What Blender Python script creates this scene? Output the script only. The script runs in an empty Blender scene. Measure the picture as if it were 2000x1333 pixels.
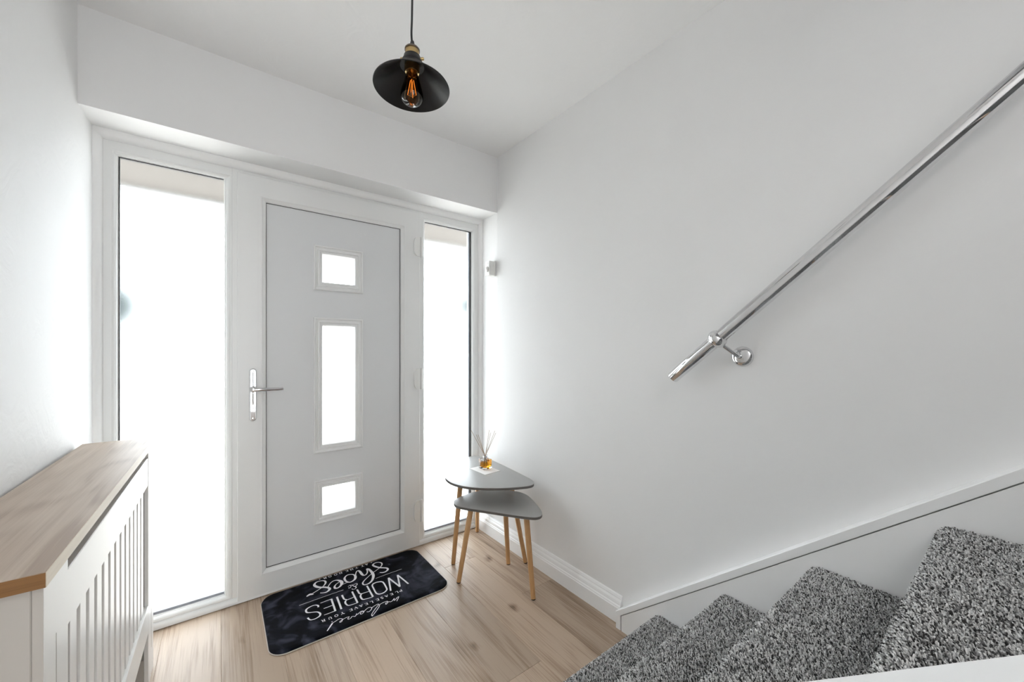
import bpy, bmesh, math, random
import numpy as np
from mathutils import Vector, Matrix, noise
random.seed(7)
rng = np.random.default_rng(7)
sc = bpy.context.scene
C = sc.collection

# ------------------------------------------------------------------ light and colour settings
SKY = 5.2
SUNP = 7.0
SUNDIR = (-.7, -.25, -.62)
P_BACK = 14.5
P_HALL = 5.6
WALLC = (.80, .80, .80)
CEILC = (.86, .86, .86)
FLOORC = ((.10, .064, .041), (.345, .245, .17), (.50, .385, .29))
TOPC = ((.36, .275, .215), (.46, .37, .295), (.54, .445, .365))
CARPETV = [.045, .30, .72, .95]
CARPETP = [.22, .22, .33, .23]
FROST_R = 0.245
FROST_T = 0.02

# ------------------------------------------------------------------ camera
YAW = math.radians(37.15)
cam_d = bpy.data.cameras.new('camera')
cam = bpy.data.objects.new('camera', cam_d); C.objects.link(cam)
cam.location = (0, 0, 1.2)
cam.rotation_euler = (math.pi / 2, 0, -YAW)
cam_d.sensor_fit = 'HORIZONTAL'; cam_d.sensor_width = 36.0
cam_d.lens = 756.0 / 2000.0 * 36.0
cam_d.shift_y = (686.0 - 666.5) / 2000.0
cam_d.clip_start = 0.01
sc.camera = cam

# ------------------------------------------------------------------ exposure, world, large lights
sc.view_settings.view_transform = 'Standard'
sc.view_settings.look = 'None'
sc.view_settings.exposure = 0.83
sc.view_settings.gamma = 1.0
sc.view_settings.use_curve_mapping = False
sc.cycles.use_denoising = True
sc.cycles.max_bounces = 14
sc.cycles.diffuse_bounces = 8
sc.cycles.transmission_bounces = 10
sc.cycles.transparent_max_bounces = 12
sc.cycles.sample_clamp_indirect = 8.0
sc.cycles.caustics_reflective = True
sc.cycles.caustics_refractive = True

wd = bpy.data.worlds.new('overcast_sky'); sc.world = wd; wd.use_nodes = True
bgn = wd.node_tree.nodes['Background']
bgn.inputs[0].default_value = (0.88, 0.95, 1.0, 1); bgn.inputs[1].default_value = SKY

def area(name, loc, rot, sx, sy, power, col=(1, 1, 1)):
    l = bpy.data.lights.new(name, 'AREA'); l.shape = 'RECTANGLE'; l.size = sx; l.size_y = sy
    l.energy = power; l.color = col
    o = bpy.data.objects.new(name, l); C.objects.link(o); o.location = loc; o.rotation_euler = rot
    return o
# unseen fill light added at the back of the hall, behind the camera 
area('back_fill_light', (0.05, -2.55, 1.3), (math.pi / 2, 0, 0), 0.8, 2.0, P_BACK, (.95, .98, 1))

# unseen fill panel added under the ceiling to brighten stairs and low walls
area('hall_fill_light', (0.05, -0.85, 2.425), (0, 0, 0), 0.55, 0.55, P_HALL, (1, .985, .96))
sun_d = bpy.data.lights.new('sun', 'SUN'); sun_d.energy = SUNP; sun_d.angle = 0.02; sun_d.color = (1, .94, .85)
sun = bpy.data.objects.new('sun', sun_d); C.objects.link(sun)
sun.rotation_euler = Vector(SUNDIR).to_track_quat('-Z', 'Y').to_euler()

# ------------------------------------------------------------------ material helpers
def new_mat(name):
    m = bpy.data.materials.new(name); m.use_nodes = True
    nt = m.node_tree; b = nt.nodes['Principled BSDF']
    return m, nt, b
def N(nt, typ, **k):
    n = nt.nodes.new(typ)
    for a, v in k.items():
        if a.startswith('i_'):
            key = a[2:]
            n.inputs[int(key) if key.isdigit() else key.replace('_', ' ')].default_value = v
        else: setattr(n, a, v)
    return n
def ramp(nt, stops):
    r = nt.nodes.new('ShaderNodeValToRGB'); e = r.color_ramp.elements
    while len(e) < len(stops): e.new(0.5)
    for el, (p, c) in zip(e, stops):
        el.position = p; el.color = (*c, 1) if len(c) == 3 else c
    return r
def plain(name, col, rough=0.5, metal=0.0, bump=0.0, bscale=200.0, vary=0.0, vscale=3.0, **kw):
    m, nt, b = new_mat(name)
    b.inputs['Base Color'].default_value = (*col, 1); b.inputs['Roughness'].default_value = rough
    b.inputs['Metallic'].default_value = metal
    for k, v in kw.items(): b.inputs[k.replace('_', ' ')].default_value = v
    tc = N(nt, 'ShaderNodeTexCoord')
    if bump:
        n = N(nt, 'ShaderNodeTexNoise', i_Scale=bscale, i_Detail=4.0)
        nt.links.new(tc.outputs['Object'], n.inputs['Vector'])
        bp = N(nt, 'ShaderNodeBump', i_Strength=bump, i_Distance=0.002)
        nt.links.new(n.outputs[0], bp.inputs['Height']); nt.links.new(bp.outputs[0], b.inputs['Normal'])
    if vary:
        n = N(nt, 'ShaderNodeTexNoise', i_Scale=vscale, i_Detail=5.0)
        nt.links.new(tc.outputs['Object'], n.inputs['Vector'])
        r = ramp(nt, [(0.3, tuple(c * (1 - vary) for c in col)), (0.7, tuple(min(1, c * (1 + vary)) for c in col))])
        nt.links.new(n.outputs[0], r.inputs[0]); nt.links.new(r.outputs[0], b.inputs['Base Color'])
    return m
def plaster(name, col, k=1.0):
    m, nt, b = new_mat(name)
    b.inputs['Roughness'].default_value = 0.62
    tc = N(nt, 'ShaderNodeTexCoord')
    n1 = N(nt, 'ShaderNodeTexNoise', i_Scale=1.6, i_Detail=4.0, i_Distortion=1.5)
    n2 = N(nt, 'ShaderNodeTexNoise', i_Scale=9.0, i_Detail=3.0, i_Distortion=2.0)
    n3 = N(nt, 'ShaderNodeTexNoise', i_Scale=260.0, i_Detail=2.0)
    for n in (n1, n2, n3): nt.links.new(tc.outputs['Object'], n.inputs['Vector'])
    r = ramp(nt, [(0.3, tuple(c * 0.985 for c in col)), (0.7, col)])
    nt.links.new(n1.outputs[0], r.inputs[0]); nt.links.new(r.outputs[0], b.inputs['Base Color'])
    b1 = N(nt, 'ShaderNodeBump', i_Strength=0.25 * k, i_Distance=0.01)
    b2 = N(nt, 'ShaderNodeBump', i_Strength=0.06 * k, i_Distance=0.001)
    nt.links.new(n2.outputs[0], b1.inputs['Height']); nt.links.new(n3.outputs[0], b2.inputs['Height'])
    nt.links.new(b1.outputs[0], b2.inputs['Normal']); nt.links.new(b2.outputs[0], b.inputs['Normal'])
    return m
def oak(name, cols, axis='Y', grain=1.0, knots=0.0, rough=0.42, per_object=True, seed=0.0, bump=0.1, size=1.0, fig=(.55, 4.2, 80.0, .045)):
    """cols: dark, mid, light linear colours; grain runs along the given object axis"""
    m, nt, b = new_mat(name); L = nt.links.new
    tc = N(nt, 'ShaderNodeTexCoord')
    add = N(nt, 'ShaderNodeVectorMath', operation='ADD'); L(tc.outputs['Object'], add.inputs[0])
    if per_object:
        oi = N(nt, 'ShaderNodeObjectInfo')
        mu = N(nt, 'ShaderNodeVectorMath', operation='MULTIPLY', i_1=(7.3, 13.1, 3.7))
        cb = N(nt, 'ShaderNodeCombineXYZ')
        for i in range(3): L(oi.outputs['Random'], cb.inputs[i])
        L(cb.outputs[0], mu.inputs[0]); L(mu.outputs[0], add.inputs[1])
    else: add.inputs[1].default_value = (seed, seed * 2, seed)
    def mapped(sc_long, sc_cross):
        mp = N(nt, 'ShaderNodeMapping')
        s = [sc_cross] * 3; s['XYZ'.index(axis)] = sc_long
        mp.inputs['Scale'].default_value = [v * size for v in s]; L(add.outputs[0], mp.inputs['Vector']); return mp
    # slow warp for cathedral figures
    mpa = mapped(fig[0], fig[1]); na = N(nt, 'ShaderNodeTexNoise', i_Scale=1.0, i_Detail=2.0, i_Distortion=0.4)
    L(mpa.outputs[0], na.inputs['Vector'])
    mul = N(nt, 'ShaderNodeMath', operation='MULTIPLY', i_1=fig[2]); L(na.outputs[0], mul.inputs[0])
    sn = N(nt, 'ShaderNodeMath', operation='SINE'); L(mul.outputs[0], sn.inputs[0])
    # fine fibres
    mpb = mapped(3.5, 190.0); nb = N(nt, 'ShaderNodeTexNoise', i_Scale=1.0, i_Detail=4.0, i_Roughness=0.6)
    L(mpb.outputs[0], nb.inputs['Vector'])
    # broad streaks
    mpc = mapped(.75, 11.0); nc = N(nt, 'ShaderNodeTexNoise', i_Scale=1.0, i_Detail=5.0, i_Roughness=0.6, i_Distortion=0.15)
    L(mpc.outputs[0], nc.inputs['Vector'])
    m1 = N(nt, 'ShaderNodeMath', operation='MULTIPLY_ADD', i_1=fig[3], i_2=0.0); L(sn.outputs[0], m1.inputs[0])
    m2 = N(nt, 'ShaderNodeMath', operation='MULTIPLY_ADD', i_1=0.62 * grain); L(nb.outputs[0], m2.inputs[0]); L(m1.outputs[0], m2.inputs[2])
    m3 = N(nt, 'ShaderNodeMath', operation='MULTIPLY_ADD', i_1=0.85); L(nc.outputs[0], m3.inputs[0]); L(m2.outputs[0], m3.inputs[2])
    last = m3
    if knots:
        mpk = mapped(3.0, 5.2); vo = N(nt, 'ShaderNodeTexVoronoi', i_Scale=1.0, i_Randomness=1.0)
        warp = N(nt, 'ShaderNodeTexNoise', i_Scale=3.0); L(mpk.outputs[0], warp.inputs['Vector'])
        ad2 = N(nt, 'ShaderNodeVectorMath', operation='MULTIPLY_ADD', i_1=(.25, .25, .25)); L(warp.outputs[1], ad2.inputs[0]); L(mpk.outputs[0], ad2.inputs[2])
        L(ad2.outputs[0], vo.inputs['Vector'])
        kr = ramp(nt, [(0.0, (1, 1, 1)), (0.05, (.7, .7, .7)), (0.16, (0, 0, 0))]); L(vo.outputs['Distance'], kr.inputs[0])
        sb = N(nt, 'ShaderNodeMath', operation='MULTIPLY_ADD', i_1=-knots); L(kr.outputs[0], sb.inputs[0]); L(m3.outputs[0], sb.inputs[2]); last = sb
    r = ramp(nt, [(0.46, cols[0]), (0.66, cols[1]), (0.90, cols[2])]); L(last.outputs[0], r.inputs[0])
    if per_object:
        hs = N(nt, 'ShaderNodeHueSaturation'); mr = N(nt, 'ShaderNodeMapRange', i_3=0.88, i_4=1.1)
        L(oi.outputs['Random'], mr.inputs[0]); L(mr.outputs[0], hs.inputs['Value']); L(r.outputs[0], hs.inputs['Color'])
        L(hs.outputs[0], b.inputs['Base Color'])
    else: L(r.outputs[0], b.inputs['Base Color'])
    b.inputs['Roughness'].default_value = rough
    bp = N(nt, 'ShaderNodeBump', i_Strength=bump, i_Distance=0.001); L(nb.outputs[0], bp.inputs['Height']); L(bp.outputs[0], b.inputs['Normal'])
    return m

M = {}
M['wall'] = plaster('wall_paint', WALLC, 0.3)
M['wall_left'] = plaster('wall_paint_old', tuple(c * .99 for c in WALLC), 0.9)
M['ceiling'] = plaster('ceiling_paint', CEILC, 0.6)
M['gloss'] = plain('white_gloss_paint', (.87, .87, .87), 0.3, bump=0.12, bscale=25)
M['upvc'] = plain('white_upvc', (.78, .785, .78), 0.28)
M['door_skin'] = plain('door_skin', (.68, .69, .70), 0.4, bump=0.05, bscale=400)
M['gasket'] = plain('black_gasket', (.02, .02, .02), 0.6)
M['spacer'] = plain('grey_spacer_bar', (.33, .35, .39), 0.45)
M['chrome'] = plain('chrome', (.74, .74, .75), 0.04, 1.0)
M['brass'] = plain('brass', (.55, .40, .19), 0.33, 1.0)
M['bronze'] = plain('aged_bronze', (.20, .17, .14), 0.4, 1.0)
M['black_metal'] = plain('black_satin_metal', (.006, .006, .006), 0.42, Specular_IOR_Level=0.35)
M['rubber'] = plain('black_flex', (.02, .02, .02), 0.6)
M['dark'] = plain('dark_slot_and_shade', (.01, .01, .01), 0.8)
M['floor_oak'] = oak('laminate_oak', FLOORC, 'Y', 1.35, 0.55, 0.42, True, bump=0.25, fig=(.6, 4.6, 70.0, .06))
M['floor_oak'].node_tree.nodes['Principled BSDF'].inputs['Specular IOR Level'].default_value = 0.35
M['subfloor'] = plain('subfloor', (.05, .04, .035), 0.9)
M['top_oak'] = oak('worktop_oak', TOPC, 'Y', 0.8, 0, 0.5, False, 3.3, fig=(.9, 5.5, 60.0, .10))
M['top_oak'].node_tree.nodes['Principled BSDF'].inputs['Specular IOR Level'].default_value = 0.3
M['edge_pale'] = oak('pale_oak_edging', ((.62, .54, .43), (.70, .62, .5), (.78, .70, .58)), 'Y', 0.6, 0, 0.45, False, 1.3)
M['edge_brown'] = oak('brown_oak_edging', ((.06, .025, .006), (.15, .065, .016), (.24, .115, .035)), 'X', 1.3, 0, 0.5, False, 5.1, size=1.3)
M['cover_white'] = plain('cover_white', (.82, .81, .79), 0.35)
M['cover_shaded'] = plain('cover_shaded_grey', (.50, .475, .44), 0.45)  # cover white darkened: shade of the near end put into the colour
M['beech'] = oak('beech_leg', ((.50, .27, .11), (.60, .35, .16), (.68, .42, .21)), 'Z', 0.8, 0, 0.45, False, 2.0)
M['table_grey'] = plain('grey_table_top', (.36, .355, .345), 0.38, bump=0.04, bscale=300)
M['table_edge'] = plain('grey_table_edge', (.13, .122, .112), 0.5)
M['plastic'] = plain('white_plastic', (.78, .78, .76), 0.4)
M['card'] = plain('white_card', (.86, .84, .82), 0.6)
M['reed'] = plain('rattan_reed', (.45, .33, .24), 0.8)
M['radiator'] = plain('radiator_enamel', (.75, .75, .74), 0.35)
M['concrete'] = plain('pale_paving', (.62, .60, .57), 0.9, vary=.08)
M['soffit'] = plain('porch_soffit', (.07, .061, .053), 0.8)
M['hedge'] = plain('hedge_green', (.012, .02, .02), 0.9, vary=.3, vscale=9)
M['print'] = plain('white_print', (.85, .85, .88), 0.8)
M['piping'] = plain('mat_piping', (.55, .50, .46), 0.8)

def mat_pile():
    m, nt, b = new_mat('black_plush'); L = nt.links.new
    tc = N(nt, 'ShaderNodeTexCoord')
    n = N(nt, 'ShaderNodeTexNoise', i_Scale=9.0, i_Detail=5.0, i_Distortion=1.2); L(tc.outputs['Object'], n.inputs['Vector'])
    r = ramp(nt, [(0.35, (.002, .0022, .003)), (0.50, (.005, .006, .010)), (0.74, (.055, .06, .085))]); L(n.outputs[0], r.inputs[0])  # lighter patches paint the plush's mottled sheen into its colour
    L(r.outputs[0], b.inputs['Base Color']); b.inputs['Roughness'].default_value = 0.85
    b.inputs['Specular IOR Level'].default_value = 0.08; b.inputs['Sheen Weight'].default_value = 0.02
    n2 = N(nt, 'ShaderNodeTexNoise', i_Scale=600.0, i_Detail=2.0); L(tc.outputs['Object'], n2.inputs['Vector'])
    bp = N(nt, 'ShaderNodeBump', i_Strength=0.6, i_Distance=0.002); L(n2.outputs[0], bp.inputs['Height']); L(bp.outputs[0], b.inputs['Normal'])
    return m
M['plush'] = mat_pile()
def frosted():
    # etched face of the pane: scatters most light, lets a blurred image of the outside through
    m, nt, b = new_mat('frosted_glass'); nt.nodes.remove(b); L = nt.links.new
    tl = N(nt, 'ShaderNodeBsdfTranslucent', i_Color=(.97, .98, .98, 1))
    rf = N(nt, 'ShaderNodeBsdfRefraction', i_Color=(1, 1, 1, 1), i_Roughness=FROST_R, i_IOR=1.45)
    gl = N(nt, 'ShaderNodeBsdfGlossy', i_Roughness=0.25)
    m1 = N(nt, 'ShaderNodeMixShader', i_0=FROST_T); L(rf.outputs[0], m1.inputs[1]); L(tl.outputs[0], m1.inputs[2])
    fr = N(nt, 'ShaderNodeFresnel', i_IOR=1.3); m2 = N(nt, 'ShaderNodeMixShader')
    L(fr.outputs[0], m2.inputs[0]); L(m1.outputs[0], m2.inputs[1]); L(gl.outputs[0], m2.inputs[2])
    L(m2.outputs[0], nt.nodes['Material Output'].inputs[0]); return m
M['frosted'] = frosted()
def thin_glass(name, tint, gloss=0.04, fac=1.35):
    m, nt, b = new_mat(name); nt.nodes.remove(b)
    t = N(nt, 'ShaderNodeBsdfTransparent', i_Color=(*tint, 1)); g = N(nt, 'ShaderNodeBsdfGlossy', i_Roughness=gloss)
    fr = N(nt, 'ShaderNodeFresnel', i_IOR=fac); mx = N(nt, 'ShaderNodeMixShader')
    nt.links.new(fr.outputs[0], mx.inputs[0]); nt.links.new(t.outputs[0], mx.inputs[1]); nt.links.new(g.outputs[0], mx.inputs[2])
    nt.links.new(mx.outputs[0], nt.nodes['Material Output'].inputs[0]); return m
def pane_body():
    m, nt, b = new_mat('pane_body'); nt.nodes.remove(b)
    rf = N(nt, 'ShaderNodeBsdfRefraction', i_Color=(.99, 1, 1, 1), i_Roughness=0.0, i_IOR=1.45)
    nt.links.new(rf.outputs[0], nt.nodes['Material Output'].inputs[0]); return m
M['pane_body'] = pane_body()
M['bulb'] = thin_glass('amber_bulb_glass', (.80, .60, .36), 0.02, 1.5)
M['clear'] = thin_glass('clear_bottle_glass', (.93, .93, .92), 0.03, 1.45)
M['oil'] = thin_glass('amber_oil', (.93, .60, .16), 0.1, 1.2)
def emis(name, col, s):
    m, nt, b = new_mat(name); nt.nodes.remove(b)
    e = N(nt, 'ShaderNodeEmission', i_Color=(*col, 1), i_Strength=s)
    nt.links.new(e.outputs[0], nt.nodes['Material Output'].inputs[0]); return m
M['filament'] = emis('glowing_filament', (1, .33, .05), 1.0)
def carpet():
    m, nt, b = new_mat('carpet_yarn')
    a = N(nt, 'ShaderNodeAttribute', attribute_name='tuft'); nt.links.new(a.outputs['Color'], b.inputs['Base Color'])
    b.inputs['Roughness'].default_value = 0.9; b.inputs['Sheen Weight'].default_value = 0.1; return m
M['carpet'] = carpet()
M['carpet_base'] = plain('carpet_backing', (.17, .17, .17), 0.95)

# ------------------------------------------------------------------ geometry helpers
def link(name, bm, mat, parent=None, smooth=False, kind=None, label=None, auto=None):
    me = bpy.data.meshes.new(name); bm.normal_update(); bm.to_mesh(me); bm.free()
    if isinstance(mat, (list, tuple)):
        for q in mat: me.materials.append(M[q])
    else: me.materials.append(M[mat])
    if smooth:
        me.shade_smooth()
        if auto is not None: me.set_sharp_from_angle(angle=math.radians(auto))
    o = bpy.data.objects.new(name, me); C.objects.link(o)
    if parent is not None: o.parent = parent
    elif kind is None: pass
    if kind: o['kind'] = kind
    if label: o['label'] = label
    return o
def thing(name, label, cat, loc=(0, 0, 0), rz=0.0, group=None):
    o = bpy.data.objects.new(name, None); C.objects.link(o); o.location = loc; o.rotation_euler = (0, 0, rz)
    o.empty_display_size = 0.05
    o['label'] = label; o['category'] = cat
    if group: o['group'] = group
    return o
def sroot(name, loc=(0, 0, 0)):
    o = bpy.data.objects.new(name, None); C.objects.link(o); o.location = loc; o['kind'] = 'structure'; o.empty_display_size = 0.05; return o
def box(bm, x0, x1, y0, y1, z0, z1, bev=0.0, seg=1):
    vs = [bm.verts.new((x, y, z)) for x in (x0, x1) for y in (y0, y1) for z in (z0, z1)]
    fs = [(0, 1, 3, 2), (4, 6, 7, 5), (0, 4, 5, 1), (2, 3, 7, 6), (0, 2, 6, 4), (1, 5, 7, 3)]
    fc = [bm.faces.new([vs[i] for i in f]) for f in fs]
    if bev:
        es = list({e for f in fc for e in f.edges})
        bmesh.ops.bevel(bm, geom=es, offset=bev, segments=seg, profile=0.5, affect='EDGES')
    return bm
def B(*a, **k): return box(bmesh.new(), *a, **k)
def prism(bm, pts, axis, a0, a1):
    """pts 2-D polygon; extruded along axis ('X': pts=(y,z), 'Y': (x,z), 'Z': (x,y))"""
    def mk(p, a):
        return {'X': (a, p[0], p[1]), 'Y': (p[0], a, p[1]), 'Z': (p[0], p[1], a)}[axis]
    v0 = [bm.verts.new(mk(p, a0)) for p in pts]; v1 = [bm.verts.new(mk(p, a1)) for p in pts]
    bm.faces.new(v0); bm.faces.new(v1[::-1])
    for i in range(len(pts)):
        j = (i + 1) % len(pts); bm.faces.new([v0[j], v0[i], v1[i], v1[j]])
    bmesh.ops.recalc_face_normals(bm, faces=bm.faces[:])
    return bm
def lathe(bm, prof, seg=32, loc=(0, 0, 0), rot=None, cap0=False, cap1=False):
    rows = []
    mt = Matrix.Translation(loc) @ (rot.to_4x4() if rot is not None else Matrix.Identity(4))
    for r, z in prof:
        if r < 1e-6: rows.append([bm.verts.new(mt @ Vector((0, 0, z)))])
        else: rows.append([bm.verts.new(mt @ Vector((r * math.cos(2 * math.pi * k / seg), r * math.sin(2 * math.pi * k / seg), z))) for k in range(seg)])
    for a, b_ in zip(rows, rows[1:]):
        for k in range(seg):
            j = (k + 1) % seg
            if len(a) == 1 and len(b_) == 1: continue
            if len(a) == 1: bm.faces.new([a[0], b_[k], b_[j]])
            elif len(b_) == 1: bm.faces.new([a[k], b_[0], a[j]])
            else: bm.faces.new([a[k], b_[k], b_[j], a[j]])
    if cap0 and len(rows[0]) > 1: bm.faces.new(rows[0])
    if cap1 and len(rows[-1]) > 1: bm.faces.new(rows[-1][::-1])
    bmesh.ops.recalc_face_normals(bm, faces=bm.faces[:])
    return bm
def tube(bm, pts, rad, seg=16, caps=True):
    pts = [Vector(p) for p in pts]; n = len(pts)
    rads = rad if isinstance(rad, (list, tuple)) else [rad] * n
    rows = []; up = None
    for i, p in enumerate(pts):
        t = (pts[min(i + 1, n - 1)] - pts[max(i - 1, 0)]).normalized()
        if up is None: up = t.orthogonal().normalized()
        up = (up - t * up.dot(t)).normalized(); side = t.cross(up)
        rows.append([bm.verts.new(p + (up * math.cos(2 * math.pi * k / seg) + side * math.sin(2 * math.pi * k / seg)) * rads[i]) for k in range(seg)])
    for a, b_ in zip(rows, rows[1:]):
        for k in range(seg):
            j = (k + 1) % seg; bm.faces.new([a[k], a[j], b_[j], b_[k]])
    if caps: bm.faces.new(rows[0][::-1]); bm.faces.new(rows[-1])
    bmesh.ops.recalc_face_normals(bm, faces=bm.faces[:])
    return bm
def cr(pts, n=8, closed=False):
    """Catmull-Rom through the points"""
    P_ = [np.array(p, float) for p in pts]; out = []; m = len(P_)
    rngi = range(m) if closed else range(m - 1)
    for i in rngi:
        if closed: p0, p1, p2, p3 = P_[i - 1], P_[i], P_[(i + 1) % m], P_[(i + 2) % m]
        else: p0, p1, p2, p3 = P_[max(i - 1, 0)], P_[i], P_[i + 1], P_[min(i + 2, m - 1)]
        for k in range(n):
            t = k / n
            out.append(0.5 * (2 * p1 + (p2 - p0) * t + (2 * p0 - 5 * p1 + 4 * p2 - p3) * t * t + (3 * p1 - p0 - 3 * p2 + p3) * t ** 3))
    if not closed: out.append(P_[-1])
    return out
def ring(bm, x0, x1, z0, z1, prof, sides='LRTB'):
    """mitred rectangular frame in the XZ plane; prof = list of (inset, y)"""
    rows = []
    for d, y in prof:
        rows.append([bm.verts.new(v) for v in ((x0 + d, y, z0 + d), (x1 - d, y, z0 + d), (x1 - d, y, z1 - d), (x0 + d, y, z1 - d))])
    for a, b_ in zip(rows, rows[1:]):
        for k, s in enumerate('BRTL'):
            if s not in sides: continue
            j = (k + 1) % 4; bm.faces.new([a[k], a[j], b_[j], b_[k]])
    bmesh.ops.recalc_face_normals(bm, faces=bm.faces[:])
    return bm

def pane(name, parent, x0, x1, y0, y1, z0, z1, label):
    bm = B(x0, x1, y0, y1, z0, z1); bm.normal_update(); bmesh.ops.recalc_face_normals(bm, faces=bm.faces[:])
    for f in bm.faces: f.material_index = 0 if f.normal.y < -.5 else 1
    return link(name, bm, ['frosted', 'pane_body'], parent, label=label)

# ================================================================== THE SETTING
XL, XR, ZC = -0.40, 1.42, 2.436
# floor: sub floor plus individually laid laminate planks
fl = sroot('floor')
bm = B(-0.42, 1.46, -2.7, 2.40, -0.06, -0.009)
link('subfloor', bm, 'subfloor', fl)
seams = [-0.39, -0.19, 0.008, 0.203, 0.400, 0.602, 0.800, 0.995, 1.193, 1.400]
joints = [1.30, 1.02, 1.05, 0.75, 0.95, 0.98, 1.127, 1.930, 1.495]
plank_cache = {}
for i in range(9):
    x0, x1 = seams[i], seams[i + 1]
    ys = [joints[i] + 1.285 * k for k in range(-4, 3)]
    ys = [y for y in ys if -2.6 < y < 2.262]
    ys = [-2.6] + ys + [2.262]
    for a, b_ in zip(ys, ys[1:]):
        key = (round(x1 - x0, 4), round(b_ - a, 4))
        if key not in plank_cache:
            w, l = key; bm = B(-w / 2, w / 2, -l / 2, l / 2, -0.009, 0.0)
            top = [e for e in bm.edges if all(abs(v.co.z) < 1e-6 for v in e.verts)]
            bmesh.ops.bevel(bm, geom=top, offset=0.0011, segments=1, affect='EDGES')
            o = link('plank', bm, 'floor_oak', fl); plank_cache[key] = o.data
        else:
            o = bpy.data.objects.new('plank', plank_cache[key]); C.objects.link(o); o.parent = fl
        o.location = ((x0 + x1) / 2, (a + b_) / 2, 0)

# walls
bm = bmesh.new()
prism(bm, [(XR, -2.6), (XR, 2.03), (1.44, 2.245), (1.44, 2.44), (1.56, 2.44), (1.56, -2.6)], 'Z', -0.05, 4.8)
link('wall_right', bm, 'wall', kind='structure')
bm = B(-0.52, XL, -2.7, 2.44, -0.05, 2.6); link('wall_left', bm, 'wall_left', kind='structure')
# front wall: deep lintel above the doorway (front face at Y=2.03)
bm = bmesh.new()
prism(bm, [(2.03, 2.082), (2.03, 2.60), (2.44, 2.60), (2.44, 2.098), (2.25, 2.098)], 'X', XL - .02, 1.50)
link('wall_front', bm, 'wall', kind='structure')
bm = B(-0.52, 1.56, -2.82, -2.62, -0.05, 4.8); link('wall_back', bm, 'wall', kind='structure')
bm = B(0.36, 0.48, -2.62, 0.40, ZC + .02, 4.8); link('wall_landing', bm, 'wall', kind='structure')
bm = B(0.36, 1.46, 0.40, 0.52, ZC + .16, 4.8); link('wall_landing_front', bm, 'wall', kind='structure')
# ceiling with the stairwell opening behind the camera
bm = bmesh.new()
prism(bm, [(-0.45, 2.2), (1.5, 2.2), (1.5, 0.40), (0.48, 0.40), (0.48, -2.65), (-0.45, -2.65)], 'Z', ZC, ZC + 0.16)
link('ceiling', bm, 'ceiling', kind='structure')
bm = B(0.3, 1.56, -2.8, 0.55, 4.8, 4.9); link('ceiling_landing', bm, 'ceiling', kind='structure')

# skirting board on the right wall, torus profile
bm = bmesh.new()
sk = [(1.42, 0), (1.398, 0), (1.398, .066), (1.4005, .070), (1.4005, .074), (1.4045, .080), (1.4045, .083), (1.4065, .093), (1.411, .102), (1.411, .106), (1.4145, .115), (1.42, .118)]
prism(bm, sk, 'Y', 1.066, 2.236)
link('baseboard_right', bm, 'gloss', kind='structure')
# frame quarter-round trim round the screen
def quarter(cx, cy, sx, r=0.026):
    pts = [(cx, cy)]
    for k in range(7):
        a = math.pi / 2 * k / 6
        pts.append((cx + sx * r * math.cos(a), cy - r * math.sin(a)))
    return pts
bm = bmesh.new(); prism(bm, quarter(XL, 2.256, 1), 'Z', 0.03, 2.085); link('trim_1', bm, 'gloss', kind='structure', smooth=True, auto=40)
bm = bmesh.new(); prism(bm, quarter(1.441, 2.256, -1), 'Z', 0.03, 2.088); link('trim_2', bm, 'gloss', kind='structure', smooth=True, auto=40)
bm = bmesh.new()
pts = [(2.256, 2.0975)] + [(2.256 - 0.03 * math.cos(math.pi / 2 * k / 6), 2.0975 - 0.034 * math.sin(math.pi / 2 * k / 6)) for k in range(7)]
prism(bm, pts, 'X', XL, 1.441); link('trim_3', bm, 'gloss', kind='structure', smooth=True, auto=40)
# rounded threshold strip along the floor
bm = bmesh.new()
pts = [(2.26, 0.0)] + [(2.256 - 0.016 * math.cos(math.pi / 2 * k / 5) + 0.0, 0.004 + 0.026 * math.sin(math.pi / 2 * k / 5)) for k in range(6)] + [(2.26, .03)]
prism(bm, pts, 'X', XL, 1.42); link('trim_4', bm, 'upvc', kind='structure', smooth=True, auto=50)

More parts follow.
